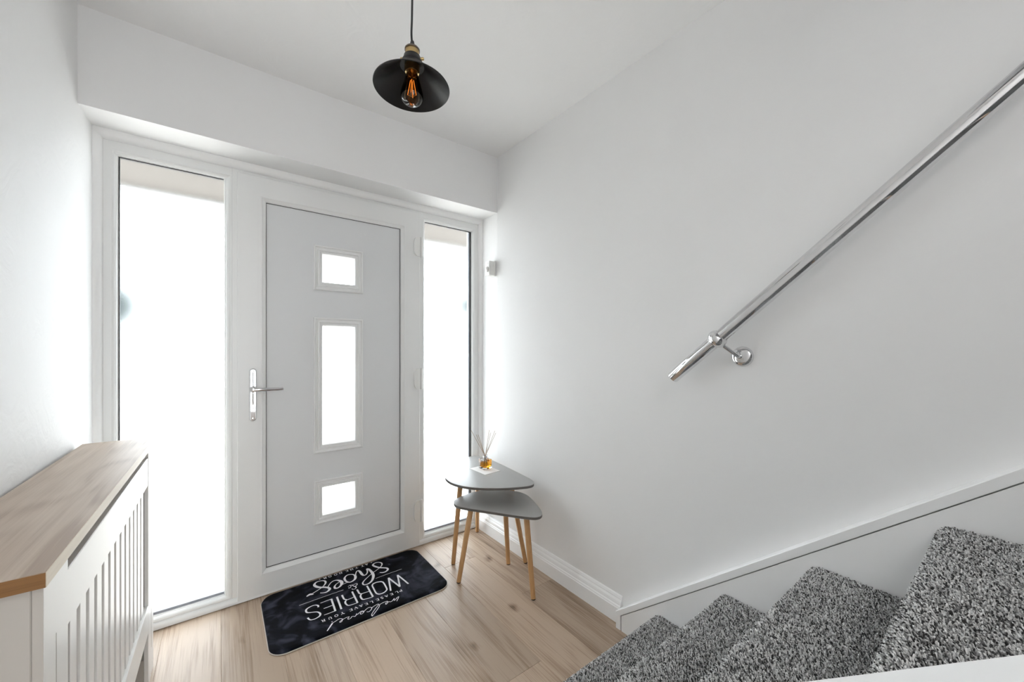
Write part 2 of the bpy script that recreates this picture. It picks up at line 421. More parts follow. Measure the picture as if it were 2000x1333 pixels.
# side lights
def sidelight(name, ox0, ox1, bx0, bx1, gx0, gx1, bz0, bz1, gz0, gz1, side):
    w = sroot(name)
    # flat outer frame built from four mitred members
    bm = bmesh.new()
    F = 2.255
    o = [(ox0, .0), (ox1, .0), (ox1, 2.10), (ox0, 2.10)]; i_ = [(bx0, bz0), (bx1, bz0), (bx1, bz1), (bx0, bz1)]
    for y0, y1 in ((F, 2.325),):
        A = [bm.verts.new((x, y0, z)) for x, z in o]; Bv = [bm.verts.new((x, y0, z)) for x, z in i_]
        Cc = [bm.verts.new((x, y1, z)) for x, z in i_]; D = [bm.verts.new((x, y1, z)) for x, z in o]
        for k in range(4):
            j = (k + 1) % 4
            bm.faces.new([A[k], A[j], Bv[j], Bv[k]]); bm.faces.new([Bv[k], Bv[j], Cc[j], Cc[k]])
            bm.faces.new([Cc[k], Cc[j], D[j], D[k]]); bm.faces.new([D[k], D[j], A[j], A[k]])
    bmesh.ops.recalc_face_normals(bm, faces=bm.faces[:])
    link('window_frame', bm, 'upvc', w)
    # glazing bead: stepped and sloped down to the glass
    t = [(0, F), (0, F - .0015), (.004, F - .0015), (.006, F), (.010, F + .002), (.016, F + .009), (.018, F + .014), (.0205, F + .015)]
    bm = bmesh.new(); rows = []
    ins = [gx0 - bx0, bx1 - gx1, gz0 - bz0, bz1 - gz1]
    for q, (d, y) in enumerate(t + [(.0225, F + .03)]):
        f = d / .0225
        rows.append([bm.verts.new(v) for v in ((bx0 + ins[0] * f, y, bz0 + ins[2] * f), (bx1 - ins[1] * f, y, bz0 + ins[2] * f), (bx1 - ins[1] * f, y, bz1 - ins[3] * f), (bx0 + ins[0] * f, y, bz1 - ins[3] * f))])
    for a, b_ in zip(rows, rows[1:]):
        for k in range(4):
            j = (k + 1) % 4; bm.faces.new([a[k], a[j], b_[j], b_[k]])
    bmesh.ops.recalc_face_normals(bm, faces=bm.faces[:])
    link('glazing_bead', bm, 'upvc', w)
    bm = bmesh.new(); ring(bm, gx0 - .0005, gx1 + .0005, gz0 - .0005, gz1 + .0005, [(0, F + .018), (.0026, F + .018), (.0026, F + .030), (0, F + .030)], side + 'T')
    link('gasket', bm, 'gasket', w, label='black rubber gasket round the glass')
    bm = bmesh.new(); box(bm, gx0, gx1, F + .026, F + .0465, gz0 - .001, gz0 + .010, .001)
    if side == 'R': box(bm, gx1 - .010, gx1 + .001, F + .031, F + .0465, gz0, gz1, .001)
    link('spacer_bar', bm, 'spacer', w, label='grey metal spacer bar at the glass edge')
    pane('pane', w, gx0 - .008, gx1 + .008, F + .047, F + .053, gz0 - .008, gz1 + .008, 'frosted glass pane')
    return w
sidelight('window_1', XL, .068, -.354, .050, -.331, .020, .033, 2.031, .052, 2.008, 'L')
sidelight('window_2', .985, 1.441, 1.010, 1.388, 1.032, 1.371, .033, 2.034, .055, 2.010, 'R')

# front door
d = sroot('door_1')
F = 2.255
bm = bmesh.new()
sx0, sx1, sz0, sz1 = .070, .986, .012, 2.048
SP = [(0, F + .05), (0, F - .012), (.002, F - .014), (.094, F - .014), (.0955, F - .0165), (.099, F - .0165), (.101, F - .014), (.104, F - .011), (.114, F - .004), (.1165, F + .002), (.1165, F + .05)]
ring(bm, sx0, sx1, sz0, sz1, SP); link('door_sash', bm, 'upvc', d)
# frame head above the sash
bm = B(.068, .985, F, 2.325, 2.03, 2.10); link('door_frame_head', bm, 'upvc', d)
bm = B(.050, .075, F - .001, 2.325, .0, 2.10, 0.001); link('mullion', bm, 'upvc', d)
bm = B(.982, 1.010, F - .001, 2.325, .0, 2.10, 0.001); link('mullion', bm, 'upvc', d)
# panel with three apertures
px0, px1, pz0, pz1 = .187, .866, .130, 1.931
bm = bmesh.new(); ring(bm, px0 - .001, px1 + .001, pz0 - .001, pz1 + .001, [(0, F + .001), (.0022, F + .001), (.0022, F + .006), (0, F + .006)])
link('gasket', bm, 'gasket', d, label='thin black gasket round the door panel')
wins = [(.3985, .649, 1.524, 1.7595, .444, .5985, 1.568, 1.712), (.3985, .649, .658, 1.3775, .444, .5985, .709, 1.332), (.3985, .649, .283, .5145, .444, .5985, .328, .471)]
bm = bmesh.new()
PY = F + .004
xs = [px0 - .004, .43, .61, px1 + .004]; zs = [pz0 - .004, .31, .49, .69, 1.35, 1.55, 1.73, pz1 + .004]
for a in range(3):
    for b_ in range(7):
        if a == 1 and b_ in (1, 3, 5): continue
        box(bm, xs[a], xs[a + 1], PY, PY + .04, zs[b_], zs[b_ + 1])
bmesh.ops.remove_doubles(bm, verts=bm.verts[:], dist=1e-5)
seen = {}
for f in list(bm.faces):
    k = tuple(sorted(v.index for v in f.verts))
bm.verts.index_update()
for f in list(bm.faces):
    k = tuple(sorted(v.index for v in f.verts)); seen.setdefault(k, []).append(f)
bmesh.ops.delete(bm, geom=[f for L_ in seen.values() if len(L_) > 1 for f in L_], context='FACES_ONLY')
link('door_panel', bm, 'door_skin', d, label='pale grey moulded door panel')
for (x0, x1, z0, z1, g0, g1, h0, h1) in wins:
    fr = link('window_surround', ring(bmesh.new(), x0, x1, z0, z1, [(0, PY), (0, PY - .009), (.003, PY - .013), (.0065, PY - .013), (.0105, PY - .006), (.012, PY - .005), (.0195, PY - .004), (.021, PY - .0105), (.0255, PY - .0110), (.028, PY - .0055), (.0335, PY - .004), (.035, PY - .0085), (.0405, PY - .008), (.044, PY - .001), (.0455, PY + .012), (.0455, PY + .03)]), 'upvc', d, label='stepped white moulding round a glazed opening')
    pane('pane', fr, g0 - .012, g1 + .012, PY + .016, PY + .022, h0 - .012, h1 + .012, 'frosted glass pane')
# lever handle on a long plate
def stadium(x0, x1, z0, z1, n=10):
    r = (x1 - x0) / 2; cx = (x0 + x1) / 2; pts = []
    for k in range(n + 1): a = math.pi * k / n; pts.append((cx + r * math.cos(a), z1 - r + r * math.sin(a)))
    for k in range(n + 1): a = math.pi + math.pi * k / n; pts.append((cx + r * math.cos(a), z0 + r + r * math.sin(a)))
    return pts
SF = F - .014
bm = bmesh.new(); rows = []
for sh, y in ((0, SF), (0, SF - .005), (.0025, SF - .009), (.006, SF - .0115)):
    rows.append([bm.verts.new((x, y, z)) for x, z in stadium(.116 + sh, .147 - sh, .861 + sh, 1.116 - sh)])
for a, b_ in zip(rows, rows[1:]):
    for k in range(len(a)): j = (k + 1) % len(a); bm.faces.new([a[k], a[j], b_[j], b_[k]])
bm.faces.new(rows[-1]); bmesh.ops.recalc_face_normals(bm, faces=bm.faces[:])
hp = link('handle_plate', bm, 'chrome', d, smooth=True, auto=35, label='chrome backplate')
ry = Matrix.Rotation(math.pi / 2, 3, 'X')
bm = bmesh.new(); lathe(bm, [(.0145, 0), (.0145, .012), (.0125, .016), (.0105, .02), (.0100, .044), (.008, .050), (0, .052)], 20, (.131, SF - .010, 1.016), ry)
pts = cr([(.131, SF - .052, 1.016), (.160, SF - .054, 1.0165), (.20, SF - .051, 1.015), (.235, SF - .047, 1.0145), (.252, SF - .046, 1.0155)], 5)
tube(bm, pts, [.0095 - .0018 * k / (len(pts) - 1) for k in range(len(pts))], 14)
link('lever', bm, 'chrome', hp, smooth=True, auto=50)
bm = bmesh.new(); lathe(bm, [(.0105, 0), (.0105, .0035), (.009, .0045), (0, .0045)], 20, (.131, SF - .0105, .926), ry); box(bm, .126, .136, SF - .0135, SF - .010, .900, .921)
link('plate_ridge', tube(bmesh.new(), [(.131, SF - .0105, .942), (.131, SF - .0120, .952), (.131, SF - .0120, 1.088), (.131, SF - .0105, 1.098)], .0038, 12), 'chrome', hp, smooth=True, auto=50)
cy = link('lock_cylinder', bm, 'chrome', hp, smooth=True, auto=30)
bm = bmesh.new(); box(bm, .127, .135, SF - .0158, SF - .0125, .9245, .9275); link('keyhole', bm, 'dark', d)
for z in (1.104, .875):
    bm = bmesh.new(); lathe(bm, [(.0045, 0), (.0045, .0012), (0, .0018)], 12, (.131, SF - .0112, z), ry); link('screw', bm, 'chrome', hp, smooth=True, auto=30)
# three white hinges
for (z0, z1) in ((1.780, 1.898), (.966, 1.093), (.150, .286)):
    bm = bmesh.new(); pts = [(.984, z1), (.984, z0)]
    zc, hh = (z0 + z1) / 2, (z1 - z0) / 2
    for k in range(1, 12):
        a = -math.pi / 2 - math.pi * k / 12
        pts.append((.972 + .026 * max(-1, math.cos(a)) * 1.0, zc + hh * math.copysign(abs(math.sin(a)) ** .55, math.sin(a))))
    prism(bm, pts, 'Y', SF - .012, SF)
    hg = link('hinge', bm, 'plastic', d, label='white hinge cover')
    bm = bmesh.new(); tube(bm, [(.994, SF - .006, z0), (.994, SF - .006, z1)], .0075, 14); box(bm, .993, 1.006, SF - .004, SF + .012, z0, z1, .001)
    link('hinge_barrel', bm, 'plastic', hg, smooth=True, auto=40)

# ---------------------------------------------------------------- outside, seen blurred through the frosted glass
bm = B(-9, 12, 2.45, 26, -.25, -.15); link('driveway', bm, 'concrete', kind='structure')
o = thing('porch_canopy', 'flat beige porch soffit over the doorway, blurred by the frosted glass', 'canopy', (.5, 2.95, 2.24))
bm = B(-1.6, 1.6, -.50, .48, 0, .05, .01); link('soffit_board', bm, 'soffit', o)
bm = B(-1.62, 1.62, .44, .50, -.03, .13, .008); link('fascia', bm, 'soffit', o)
def garden_tree(label, x, y, zc, r):
    t = thing('garden_tree', label, 'tree', (x, y, -.15))
    bm = bmesh.new(); bmesh.ops.create_icosphere(bm, subdivisions=4, radius=1)
    for v in bm.verts:
        n = v.co.normalized(); s = 1 + .16 * noise.noise(n * 3 + Vector((x, y, 0))) + .08 * noise.noise(n * 11)
        v.co = Vector((n.x * r * s, n.y * r * s, zc + .15 + n.z * r * 1.05 * s))
    link('crown', bm, 'hedge', t)
    bm = bmesh.new(); tube(bm, [(0, 0, 0), (.01, .01, (zc - r * .5) / 2), (0, 0, zc - r * .3)], [.05, .04, .03], 10); link('trunk', bm, 'hedge', t)
garden_tree('small round tree outside, a grey smudge at the left edge of the left frosted window', -1.46, 9.0, 1.95, .50)
garden_tree('small round tree outside, a blue-grey smudge at the right edge of the right frosted window', 5.30, 9.0, 2.42, .42)

# ================================================================== STAIRS
st = sroot('staircase')
R_, G_ = .2063, .2512
NST = 9
XS0, XS1 = .560, 1.3715
treads = [(.879 - G_ * k, .168 + R_ * k) for k in range(NST)]   # nosing front Y, tread height
def step_profile(k):
    """from the back of the tread over the rounded nosing down the riser: list of (y, z)"""
    ny, tz = treads[k]; r = .028
    zb = treads[k - 1][1] if k else 0.0
    pts = [(ny - G_ - .002, tz - .006), (ny - r - .06, tz - .0015), (ny - r, tz)]
    for a in range(1, 9):
        t = math.pi * .92 * a / 8
        pts.append((ny - r + r * math.sin(t), tz - r + r * math.cos(t)))
    y2 = ny - .016
    pts += [(y2, tz - 2 * r - .008), (y2, zb)]
    return pts
for k in range(NST):
    pr = step_profile(k); inner = [(y - .004 if z < treads[k][1] - .03 else y - .003, z - .005) if i_ < 3 else (y - .005, z - .002) for i_, (y, z) in enumerate(pr)]
    ny, tz = treads[k]; bm = bmesh.new()
    poly = inner + [(ny - G_ - .002, (treads[k - 1][1] if k else 0.0))]
    prism(bm, [(y, max(z, 0.001)) for y, z in poly], 'X', XS0, XS1)
    link('carpet_step', bm, 'carpet_base', st, label='step covered in speckled grey carpet' if k == 0 else None)
# pile: tens of thousands of little yarn tufts, one stuff object
vs, fs, cs = [], [], []
nb = 0
for k in range(5):
    pr = np.array(step_profile(k)); seg = np.linalg.norm(np.diff(pr, axis=0), axis=1); cum = np.concatenate([[0], np.cumsum(seg)]); Ltot = cum[-1]
    cell = .0031 if k < 2 else .0028
    nu = int((XS1 - XS0) / cell); nv = int(Ltot / cell)
    U, V = np.meshgrid(np.arange(nu), np.arange(nv)); U = U.ravel(); V = V.ravel(); n = len(U)
    x = XS0 + (U + .5 + rng.uniform(-.45, .45, n)) * (XS1 - XS0) / nu
    s_ = np.clip((V + .5 + rng.uniform(-.45, .45, n)) * Ltot / nv, 0, Ltot - 1e-6)
    idx = np.clip(np.searchsorted(cum, s_, side='right') - 1, 0, len(seg) - 1)
    f = (s_ - cum[idx]) / seg[idx]
    p = pr[idx] * (1 - f)[:, None] + pr[idx + 1] * f[:, None]
    t = (pr[idx + 1] - pr[idx]) / seg[idx][:, None]
    base = np.stack([x, p[:, 0], p[:, 1]], 1)
    nrm = np.stack([np.zeros(n), -t[:, 1], t[:, 0]], 1); 
    out = np.where((nrm[:, 1] * 1.0 + nrm[:, 2] * 1.0) < 0, -1, 1); nrm = nrm * out[:, None]
    tan = np.stack([np.zeros(n), t[:, 0], t[:, 1]], 1)
    lean = rng.normal(0, .38, n); lean2 = rng.normal(.25, .38, n)
    ex = np.zeros((n, 3)); ex[:, 0] = 1
    dr = nrm + ex * lean[:, None] + tan * lean2[:, None]; dr /= np.linalg.norm(dr, axis=1)[:, None]
    ln = rng.uniform(.0055, .009, n)
    base = base - nrm * .006
    tip = base + dr * ln[:, None]; tip2 = base + dr * (ln * .55)[:, None]
    tip[:, 0] = np.clip(tip[:, 0], XS0 + .0005, XS1 - .0005)
    w = rng.uniform(.0011, .0018, n)
    a0 = rng.uniform(0, 2 * np.pi, n)
    ring_ = []
    for (cc, ww, tw) in ((base, w, 0), (tip, w * .9, .7)):
        for q in range(3):
            an = a0 + 2 * np.pi * q / 3 + tw
            ring_.append(cc + ex * (np.cos(an) * ww)[:, None] + tan * (np.sin(an) * ww)[:, None])
    V9 = np.stack(ring_, 1)     # n,6,3
    vs.append(V9.reshape(-1, 3))
    F_ = np.array([(0, 1, 4), (0, 4, 3), (1, 2, 5), (1, 5, 4), (2, 0, 3), (2, 3, 5), (3, 4, 5)])
    ff = (np.arange(n) * 6)[:, None, None] + F_[None] + nb; fs.append(ff.reshape(-1, 3)); nb += n * 6
    # yarn colour: light, mid and dark strands in small clumps
    g = rng.choice(CARPETV, n, p=CARPETP) * rng.uniform(.8, 1.2, n)
    cs.append(np.repeat(g, 6))
V_ = np.concatenate(vs); Fa = np.concatenate(fs); G = np.concatenate(cs)
me = bpy.data.meshes.new('carpet_pile'); me.vertices.add(len(V_)); me.vertices.foreach_set('co', V_.astype(np.float32).ravel())
me.loops.add(len(Fa) * 3); me.loops.foreach_set('vertex_index', Fa.astype(np.int32).ravel())
me.polygons.add(len(Fa)); me.polygons.foreach_set('loop_start', np.arange(0, len(Fa) * 3, 3, dtype=np.int32)); me.polygons.foreach_set('loop_total', np.full(len(Fa), 3, np.int32))
me.update(calc_edges=True)
at = me.color_attributes.new('tuft', 'FLOAT_COLOR', 'POINT'); col = np.ones((len(V_), 4), np.float32); col[:, :3] = G[:, None]; at.data.foreach_set('color', col.ravel())
me.materials.append(M['carpet']); print('carpet tris', len(Fa))
o = bpy.data.objects.new('carpet_pile', me); C.objects.link(o); o.parent = st; o['kind'] = 'stuff'; o['label'] = 'speckled light and dark grey carpet pile'
# wall string: a recessed board with a proud capping frame
def zt(y): return .951 - .8235 * (y + .001)      # top line of the capping
def zb_(y): return .919 - .820 * (y + .001)
YE = -1.45
bm = bmesh.new()
prism(bm, [(1.066, 0), (1.066, zt(1.066) + .0), (YE, zt(YE)), (YE, zb_(YE)), (1.041, zb_(1.041)), (1.041, 0)], 'X', 1.3715, 1.4205)
bmesh.ops.bevel(bm, geom=bm.edges[:], offset=.0015, segments=1, affect='EDGES')
link('string_capping', bm, 'gloss', st, label='white gloss capping along the wall string')
bm = bmesh.new()
prism(bm, [(1.0375, 0), (1.0375, zb_(1.0375) - .003), (YE, zb_(YE) - .003), (YE, zb_(YE) - .5), (YE + .3, 0)], 'X', 1.3735, 1.4205)
link('wall_string', bm, 'gloss', st, label='white painted string board')
bm = bmesh.new()
prism(bm, [(1.041, 0), (1.041, zb_(1.041)), (YE, zb_(YE)), (YE, zb_(YE) - .1), (1.0, 0)], 'X', 1.385, 1.42)
link('shade_filler', bm, 'dark', st)  # near-black filler paints the shade line between capping and string
# open side: plain white string with a wide capping
def zc(y): return .936 - .832 * y
bm = bmesh.new()
prism(bm, [(1.00, 0.0), (1.00, zc(1.0) - .004), (YE, zc(YE) - .004), (YE, 0.0)], 'X', .505, .545)
link('open_string', bm, 'gloss', st, label='white string board on the open side of the stairs')
bm = bmesh.new()
prism(bm, [(1.005, max(0.03, zc(1.005) - .03)), (1.005, zc(1.005)), (YE, zc(YE)), (YE, zc(YE) - .03)], 'X', .490, .560)
bmesh.ops.bevel(bm, geom=bm.edges[:], offset=.003, segments=2, affect='EDGES')
link('open_string_capping', bm, 'gloss', st, label='blurred white capping in the bottom right corner')

# ================================================================== HANDRAIL
hr = thing('handrail', 'long polished chrome tube handrail rising along the right wall above the stairs', 'handrail', (1.345, .786, 1.101))
HS = .861
def rail(y): return Vector((0, y - .786, -(y - .786) * HS))
dirv = (rail(-1) - rail(0)).normalized()
bm = bmesh.new(); a = rail(.786); b_ = rail(-1.35); n_ = 24
tube(bm, [a, a + dirv * .0015] + [a.lerp(b_, k / n_) for k in range(1, n_ + 1)], [.0205] + [.0218] * (n_ + 1), 48)
link('rail', bm, 'chrome', hr, smooth=True, auto=50)
def rail_bracket(y, first):
    p = rail(y); q = dirv.to_track_quat('Z', 'Y').to_matrix()
    bm = bmesh.new()
    prof = [(.0222, -.019)] + [(.0222 + .0105 * math.sin(math.pi * k / 8) ** .7, -.019 + .038 * k / 8) for k in range(1, 8)] + [(.0222, .019)]
    lathe(bm, prof, 40, p, q)
    ro = link('rail_clamp', bm, 'chrome', hr, smooth=True, auto=60)
    bm = bmesh.new()
    w = Vector((.0585, 0, 0)); ly, lz = (.575 - .786), (1.181 - 1.101)
    dy = y - .624
    rp = Vector((.075, ly + dy, lz - dy * HS))
    start = p + Vector((.015, -.006, -.018))
    mid = Vector((.041, rp.y + .010, rp.z + .008))
    tube(bm, cr([start, start.lerp(mid, .5), mid, Vector((.050, rp.y + .003, rp.z + .001)), rp + Vector((-.012, 0, 0))], 6), .0065, 18)
    lathe(bm, [(.0125, 0), (.0125, .006), (.009, .010), (.007, .012)], 20, p + Vector((.011, -.004, -.013)) * 1.0, (start - p).to_track_quat('Z', 'Y').to_matrix())
    link('bracket_arm', bm, 'chrome', hr, smooth=True, auto=50)
    bm = bmesh.new(); rx = Matrix.Rotation(-math.pi / 2, 3, 'Y')
    lathe(bm, [(.0345, 0), (.0345, .004), (.0325, .009), (.028, .0135), (.020, .0165), (.010, .018), (0, .0185)], 40, rp, rx)
    link('wall_rose', bm, 'chrome', hr, smooth=True, auto=40)
rail_bracket(.624, True); rail_bracket(-1.05, False)

# ================================================================== PIR SENSOR
s = thing('motion_sensor', 'small white boxy motion sensor on the right wall beside the right window', 'sensor', (1.42, 2.073, 1.73))
bm = B(-.049, 0, -.024, .024, -.046, .046, .003, 2); link('housing', bm, 'plastic', s)
bm = bmesh.new(); lathe(bm, [(.019, 0), (.018, .006), (.013, .011), (0, .013)], 24, (-.047, 0, -.008), Matrix.Rotation(-math.pi / 2, 3, 'Y')); link('lens', bm, 'plastic', s, smooth=True)
bm = B(-.0505, -.048, -.010, .010, .027, .038, .0006); link('indicator_window', bm, 'radiator', s)
bm = B(-.012, .0, -.0275, .0275, -.049, .049, .003, 2); link('back_plate', bm, 'plastic', s)

# ================================================================== RADIATOR COVER
rc = thing('radiator_cover', 'white slatted radiator cover with an oak worktop against the left wall', 'radiator cover', (-.2107, .893, 0), -.0109)
LN = 1.107
D = .180
# local: y runs along the wall from the near end, -x towards the wall, front face at x=0
def cbox(name, mat, *a, bev=.0015, par=rc, label=None): return link(name, B(*a, bev), mat, par, label=label)
bm = bmesh.new(); box(bm, -D - .007, .0052, -.013, LN + .010, .8465, .870, .0012)
wt = link('worktop', bm, 'top_oak', rc, label='oak worktop with a wavy grain')
link('edge_strip', B(.0050, .0059, -.0130, LN + .010, .8472, .8693), 'edge_pale', wt, label='pale oak edging along the front')
link('edge_strip', B(-D - .007, .0052, -.0139, -.0130, .8472, .8693), 'edge_brown', wt, label='brown oak edging on the near end')
def post(y0, y1, gy):
    bm = B(-.0118, 0, y0, y1, 0, .8465, .001); p = link('post', bm, 'cover_white', rc)
    link('groove_shade_strip', B(-.003, .0004, gy - .0012, gy + .0012, .10, .742, ), 'cover_shaded', p)  # groove drawn as a thin strip in the shaded grey
post(0, .113, .054); post(.990, LN, 1.061)
cbox('top_rail', 'cover_white', -.018, -.0012, .1135, .9895, .719, .8175)
cbox('bottom_rail', 'cover_white', -.022, .000, .113, .990, .192, .292)
for k in range(13):
    y0 = .1565 + k * .0620
    if k == 12: y1 = y0 + .0385
    else: y1 = y0 + .0385
    link('slat', B(-.024, -.007, y0, y1, .292, .719, .0006), 'cover_white', rc)
link('slat', B(-.024, -.010, .9605, .964, .292, .719), 'cover_white', rc) if False else None
cbox('end_panel', 'cover_shaded', -D, -.0122, -.0004, .016, .0, .8465, label='white end panel facing the camera, its shade painted in as grey')
link('shade_strip', B(-.0114, -.0004, -.0006, .0004, .0, .8465), 'cover_shaded', rc)  # thin strip added to paint the post's near edge in shade
cbox('end_panel', 'cover_shaded', -D, -.0125, LN - .018, LN - .002, .10, .8465)
cbox('back_batten', 'cover_shaded', -D, -D + .016, .02, LN - .02, .80, .8465)
cbox('foot', 'cover_shaded', -.040, -.0122, .991, LN - .019, .0, .10)
# the radiator behind the slats
r = thing('radiator', 'white panel radiator just visible through the slats of the radiator cover', 'radiator', (-.345, 1.00, .12), -.0109)
bm = bmesh.new(); prism(bm, [(p_[0], p_[1]) for p_ in sum([[(.03 if q % 2 else .038, .02 + q * .0285), (.03 if q % 2 else .038, .02 + q * .0285 + .02)] for q in range(30)], [])] + [(0.012, .89), (0.012, .0)], 'Z', .03, .60)
link('front_panel', bm, 'radiator', r)
link('top_grille', B(-.038, .03, .0, .89, .601, .615, .002), 'radiator', r)
link('back_panel', B(-.038, -.030, .0, .89, .03, .60, .002), 'radiator', r)
for y in (.15, .74): link('wall_bracket', B(-.045, -.038, y, y + .03, -.12, .55), 'radiator', r)

# ================================================================== NEST OF TABLES
A_OUT = [(.994, 1.915), (1.022, 1.975), (1.058, 2.022), (1.120, 2.090), (1.187, 2.143), (1.261, 2.192), (1.330, 2.214), (1.378, 2.196), (1.399, 2.135), (1.397, 2.05), (1.390, 1.94), (1.380, 1.82), (1.368, 1.70), (1.357, 1.62), (1.340, 1.575), (1.310, 1.550), (1.268, 1.552), (1.196, 1.583), (1.145, 1.612), (1.087, 1.656), (1.035, 1.710), (1.002, 1.770), (.986, 1.840)]
B_OUT = [(.984, 1.80), (1.005, 1.838), (1.050, 1.862), (1.12, 1.880), (1.19, 1.878), (1.25, 1.855), (1.30, 1.818), (1.335, 1.772), (1.358, 1.732), (1.366, 1.690), (1.360, 1.640), (1.335, 1.565), (1.303, 1.488), (1.275, 1.436), (1.250, 1.414), (1.225, 1.411), (1.203, 1.424), (1.172, 1.462), (1.131, 1.523), (1.089, 1.588), (1.045, 1.654), (1.005, 1.715), (.983, 1.762)]
def nest_table(name, label, outline, h, legs, long_socket=-1):
    cx = sum(p[0] for p in outline) / len(outline); cy_ = sum(p[1] for p in outline) / len(outline)
    t = thing(name, label, 'table', (cx, cy_, 0), 0, None)
    ol = [(p[0] - cx, p[1] - cy_) for p in cr(outline, 4, True)]
    bm = bmesh.new()
    prism(bm, ol, 'Z', h - .0145, h)
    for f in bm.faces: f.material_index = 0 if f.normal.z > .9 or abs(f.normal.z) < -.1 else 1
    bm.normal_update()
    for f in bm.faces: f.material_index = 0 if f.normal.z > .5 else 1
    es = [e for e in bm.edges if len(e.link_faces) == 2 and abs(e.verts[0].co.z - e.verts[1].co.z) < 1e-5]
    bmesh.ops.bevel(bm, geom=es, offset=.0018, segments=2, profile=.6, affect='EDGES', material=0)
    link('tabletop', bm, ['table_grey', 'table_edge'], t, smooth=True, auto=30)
    for li, (tx, ty, fx, fy) in enumerate(legs):
        bm = bmesh.new(); a = Vector((tx - cx, ty - cy_, h - .0145)); b_ = Vector((fx - cx, fy - cy_, .004))
        tube(bm, [a, a.lerp(b_, .5), b_], [.0145, .0135, .0115], 20)
        lg = link('leg', bm, 'beech', t, smooth=True, auto=40)
        bm = bmesh.new(); lathe(bm, [(.0105, 0), (.0105, .005)], 16, (b_.x, b_.y, 0), None, True, True); link('foot_pad', bm, 'rubber', lg)
        bm = bmesh.new(); lathe(bm, [(.024, h - .0145), (.024, h - .020), (.018, h - .022), (.0175, h - (.062 if li == long_socket else .0235))], 24, (a.x, a.y, 0), None, True, False); link('leg_socket', bm, 'black_metal', lg, smooth=True, auto=40)
nest_table('side_table', 'taller grey leaf-shaped side table in the corner, its top carrying the reed diffuser', A_OUT, .500,
           [(1.088, 1.912, 1.052, 1.936), (1.330, 2.120, 1.366, 2.185), (1.345, 1.806, 1.384, 1.700)], 2)
nest_table('side_table', 'shorter grey leaf-shaped side table tucked under the taller one', B_OUT, .400,
           [(1.055, 1.745, .991, 1.765), (1.285, 1.765, 1.299, 1.749), (1.225, 1.500, 1.211, 1.428)])

# reed diffuser on its card
cd = link('note_card', bmesh.ops and B(-.056, .056, -.077, .077, 0, .0012), 'card'); cd.location = (1.248, 1.913, .5002); cd.rotation_euler = (0, 0, .06)
cd['label'] = 'small white card lying under the reed diffuser on the taller table'; cd['category'] = 'card'
df = thing('reed_diffuser', 'square glass reed diffuser with amber oil and seven reeds on the white card', 'diffuser', (1.266, 1.935, .5016))
bm = bmesh.new(); box(bm, -.029, .029, -.029, .029, 0, .056, .004, 3)
lathe(bm, [(.012, .056), (.011, .060), (.011, .074), (.0135, .075), (.0135, .079)], 24)
link('bottle', bm, 'clear', df, smooth=True, auto=35)
link('oil', B(-.0235, .0235, -.0235, .0235, .008, .038, .003), 'oil', df, label='amber oil filling the lower half')
bm = bmesh.new(); lathe(bm, [(.0125, .062), (.0128, .072), (.0115, .0735), (.006, .0735)], 24); link('collar', bm, 'chrome', df, smooth=True, auto=40, label='small silver collar')
for (x, y, z) in ((1.208, 2.001, .723), (1.232, 1.983, .698), (1.241, 1.976, .698), (1.295, 1.935, .725), (1.302, 1.930, .709), (1.322, 1.915, .721), (1.326, 1.911, .708)):
    tp = Vector((x - 1.266, y - 1.935, z - .5016)); bs = Vector((-tp.x * .25, -tp.y * .25, .014))
    nk = Vector((tp.x * .05, tp.y * .05, .078))
    bm = bmesh.new(); tube(bm, [bs, nk, tp], .00135, 6); link('reed', bm, 'reed', df)

# ================================================================== DOORMAT
mt = thing('doormat', 'black plush doormat printed with white welcome lettering in front of the door', 'doormat', (.552, 1.990, 0))
MX, MY, MR = .393, .231, .062
def mat_edge(x, y):
    ax, ay = abs(x), abs(y)
    qx, qy = ax - (MX - MR), ay - (MY - MR)
    return MR - (math.hypot(max(qx, 0), max(qy, 0)) + min(max(qx, qy), 0))
def mat_h(x, y):
    d_ = max(mat_edge(x, y), 0)
    e = min(d_ / .009, 1); h = .0045 + .0085 * math.sin(e * math.pi / 2)
    h -= .0022 * math.exp(-((d_ - .0095) / .002) ** 2)
    return h + .0011 * noise.noise(Vector((x * 14, y * 14, 0))) * e + .0005 * noise.noise(Vector((x * 60, y * 60, 3))) * e
bm = bmesh.new(); NX, NY = 150, 90; gr = []
for j in range(NY + 1):
    row = []
    for i in range(NX + 1):
        x = (i / NX * 2 - 1) * MX; y = (j / NY * 2 - 1) * MY
        qx, qy = abs(x) - (MX - MR), abs(y) - (MY - MR)
        if qx > 0 and qy > 0:      # square corner cell mapped onto the arc
            m_ = max(qx, qy); r2 = math.hypot(qx, qy); f = m_ / r2
            x = math.copysign(MX - MR + qx * f, x); y = math.copysign(MY - MR + qy * f, y)
        row.append(bm.verts.new((x, y, mat_h(x, y))))
    gr.append(row)
for j in range(NY):
    for i in range(NX): bm.faces.new([gr[j][i], gr[j][i + 1], gr[j + 1][i + 1], gr[j + 1][i]])
be = [e for e in bm.edges if len(e.link_faces) == 1]
ex = bmesh.ops.extrude_edge_only(bm, edges=be)
for v in [g for g in ex['geom'] if isinstance(g, bmesh.types.BMVert)]: v.co.z = .0022
link('plush_pile', bm, 'plush', mt, smooth=True, auto=70)
def rrect(dx, n=10):
    pts = []
    for q, (sx, sy) in enumerate(((1, 1), (-1, 1), (-1, -1), (1, -1))):
        for k in range(n + 1):
            a = math.pi / 2 * (q + k / n)
            pts.append((sx * (MX - MR) + (MR + dx) * math.cos(a), sy * (MY - MR) + (MR + dx) * math.sin(a)))
    return pts
bm = bmesh.new(); pp = rrect(.0005); pp.append(pp[0]); pp.append(pp[1])
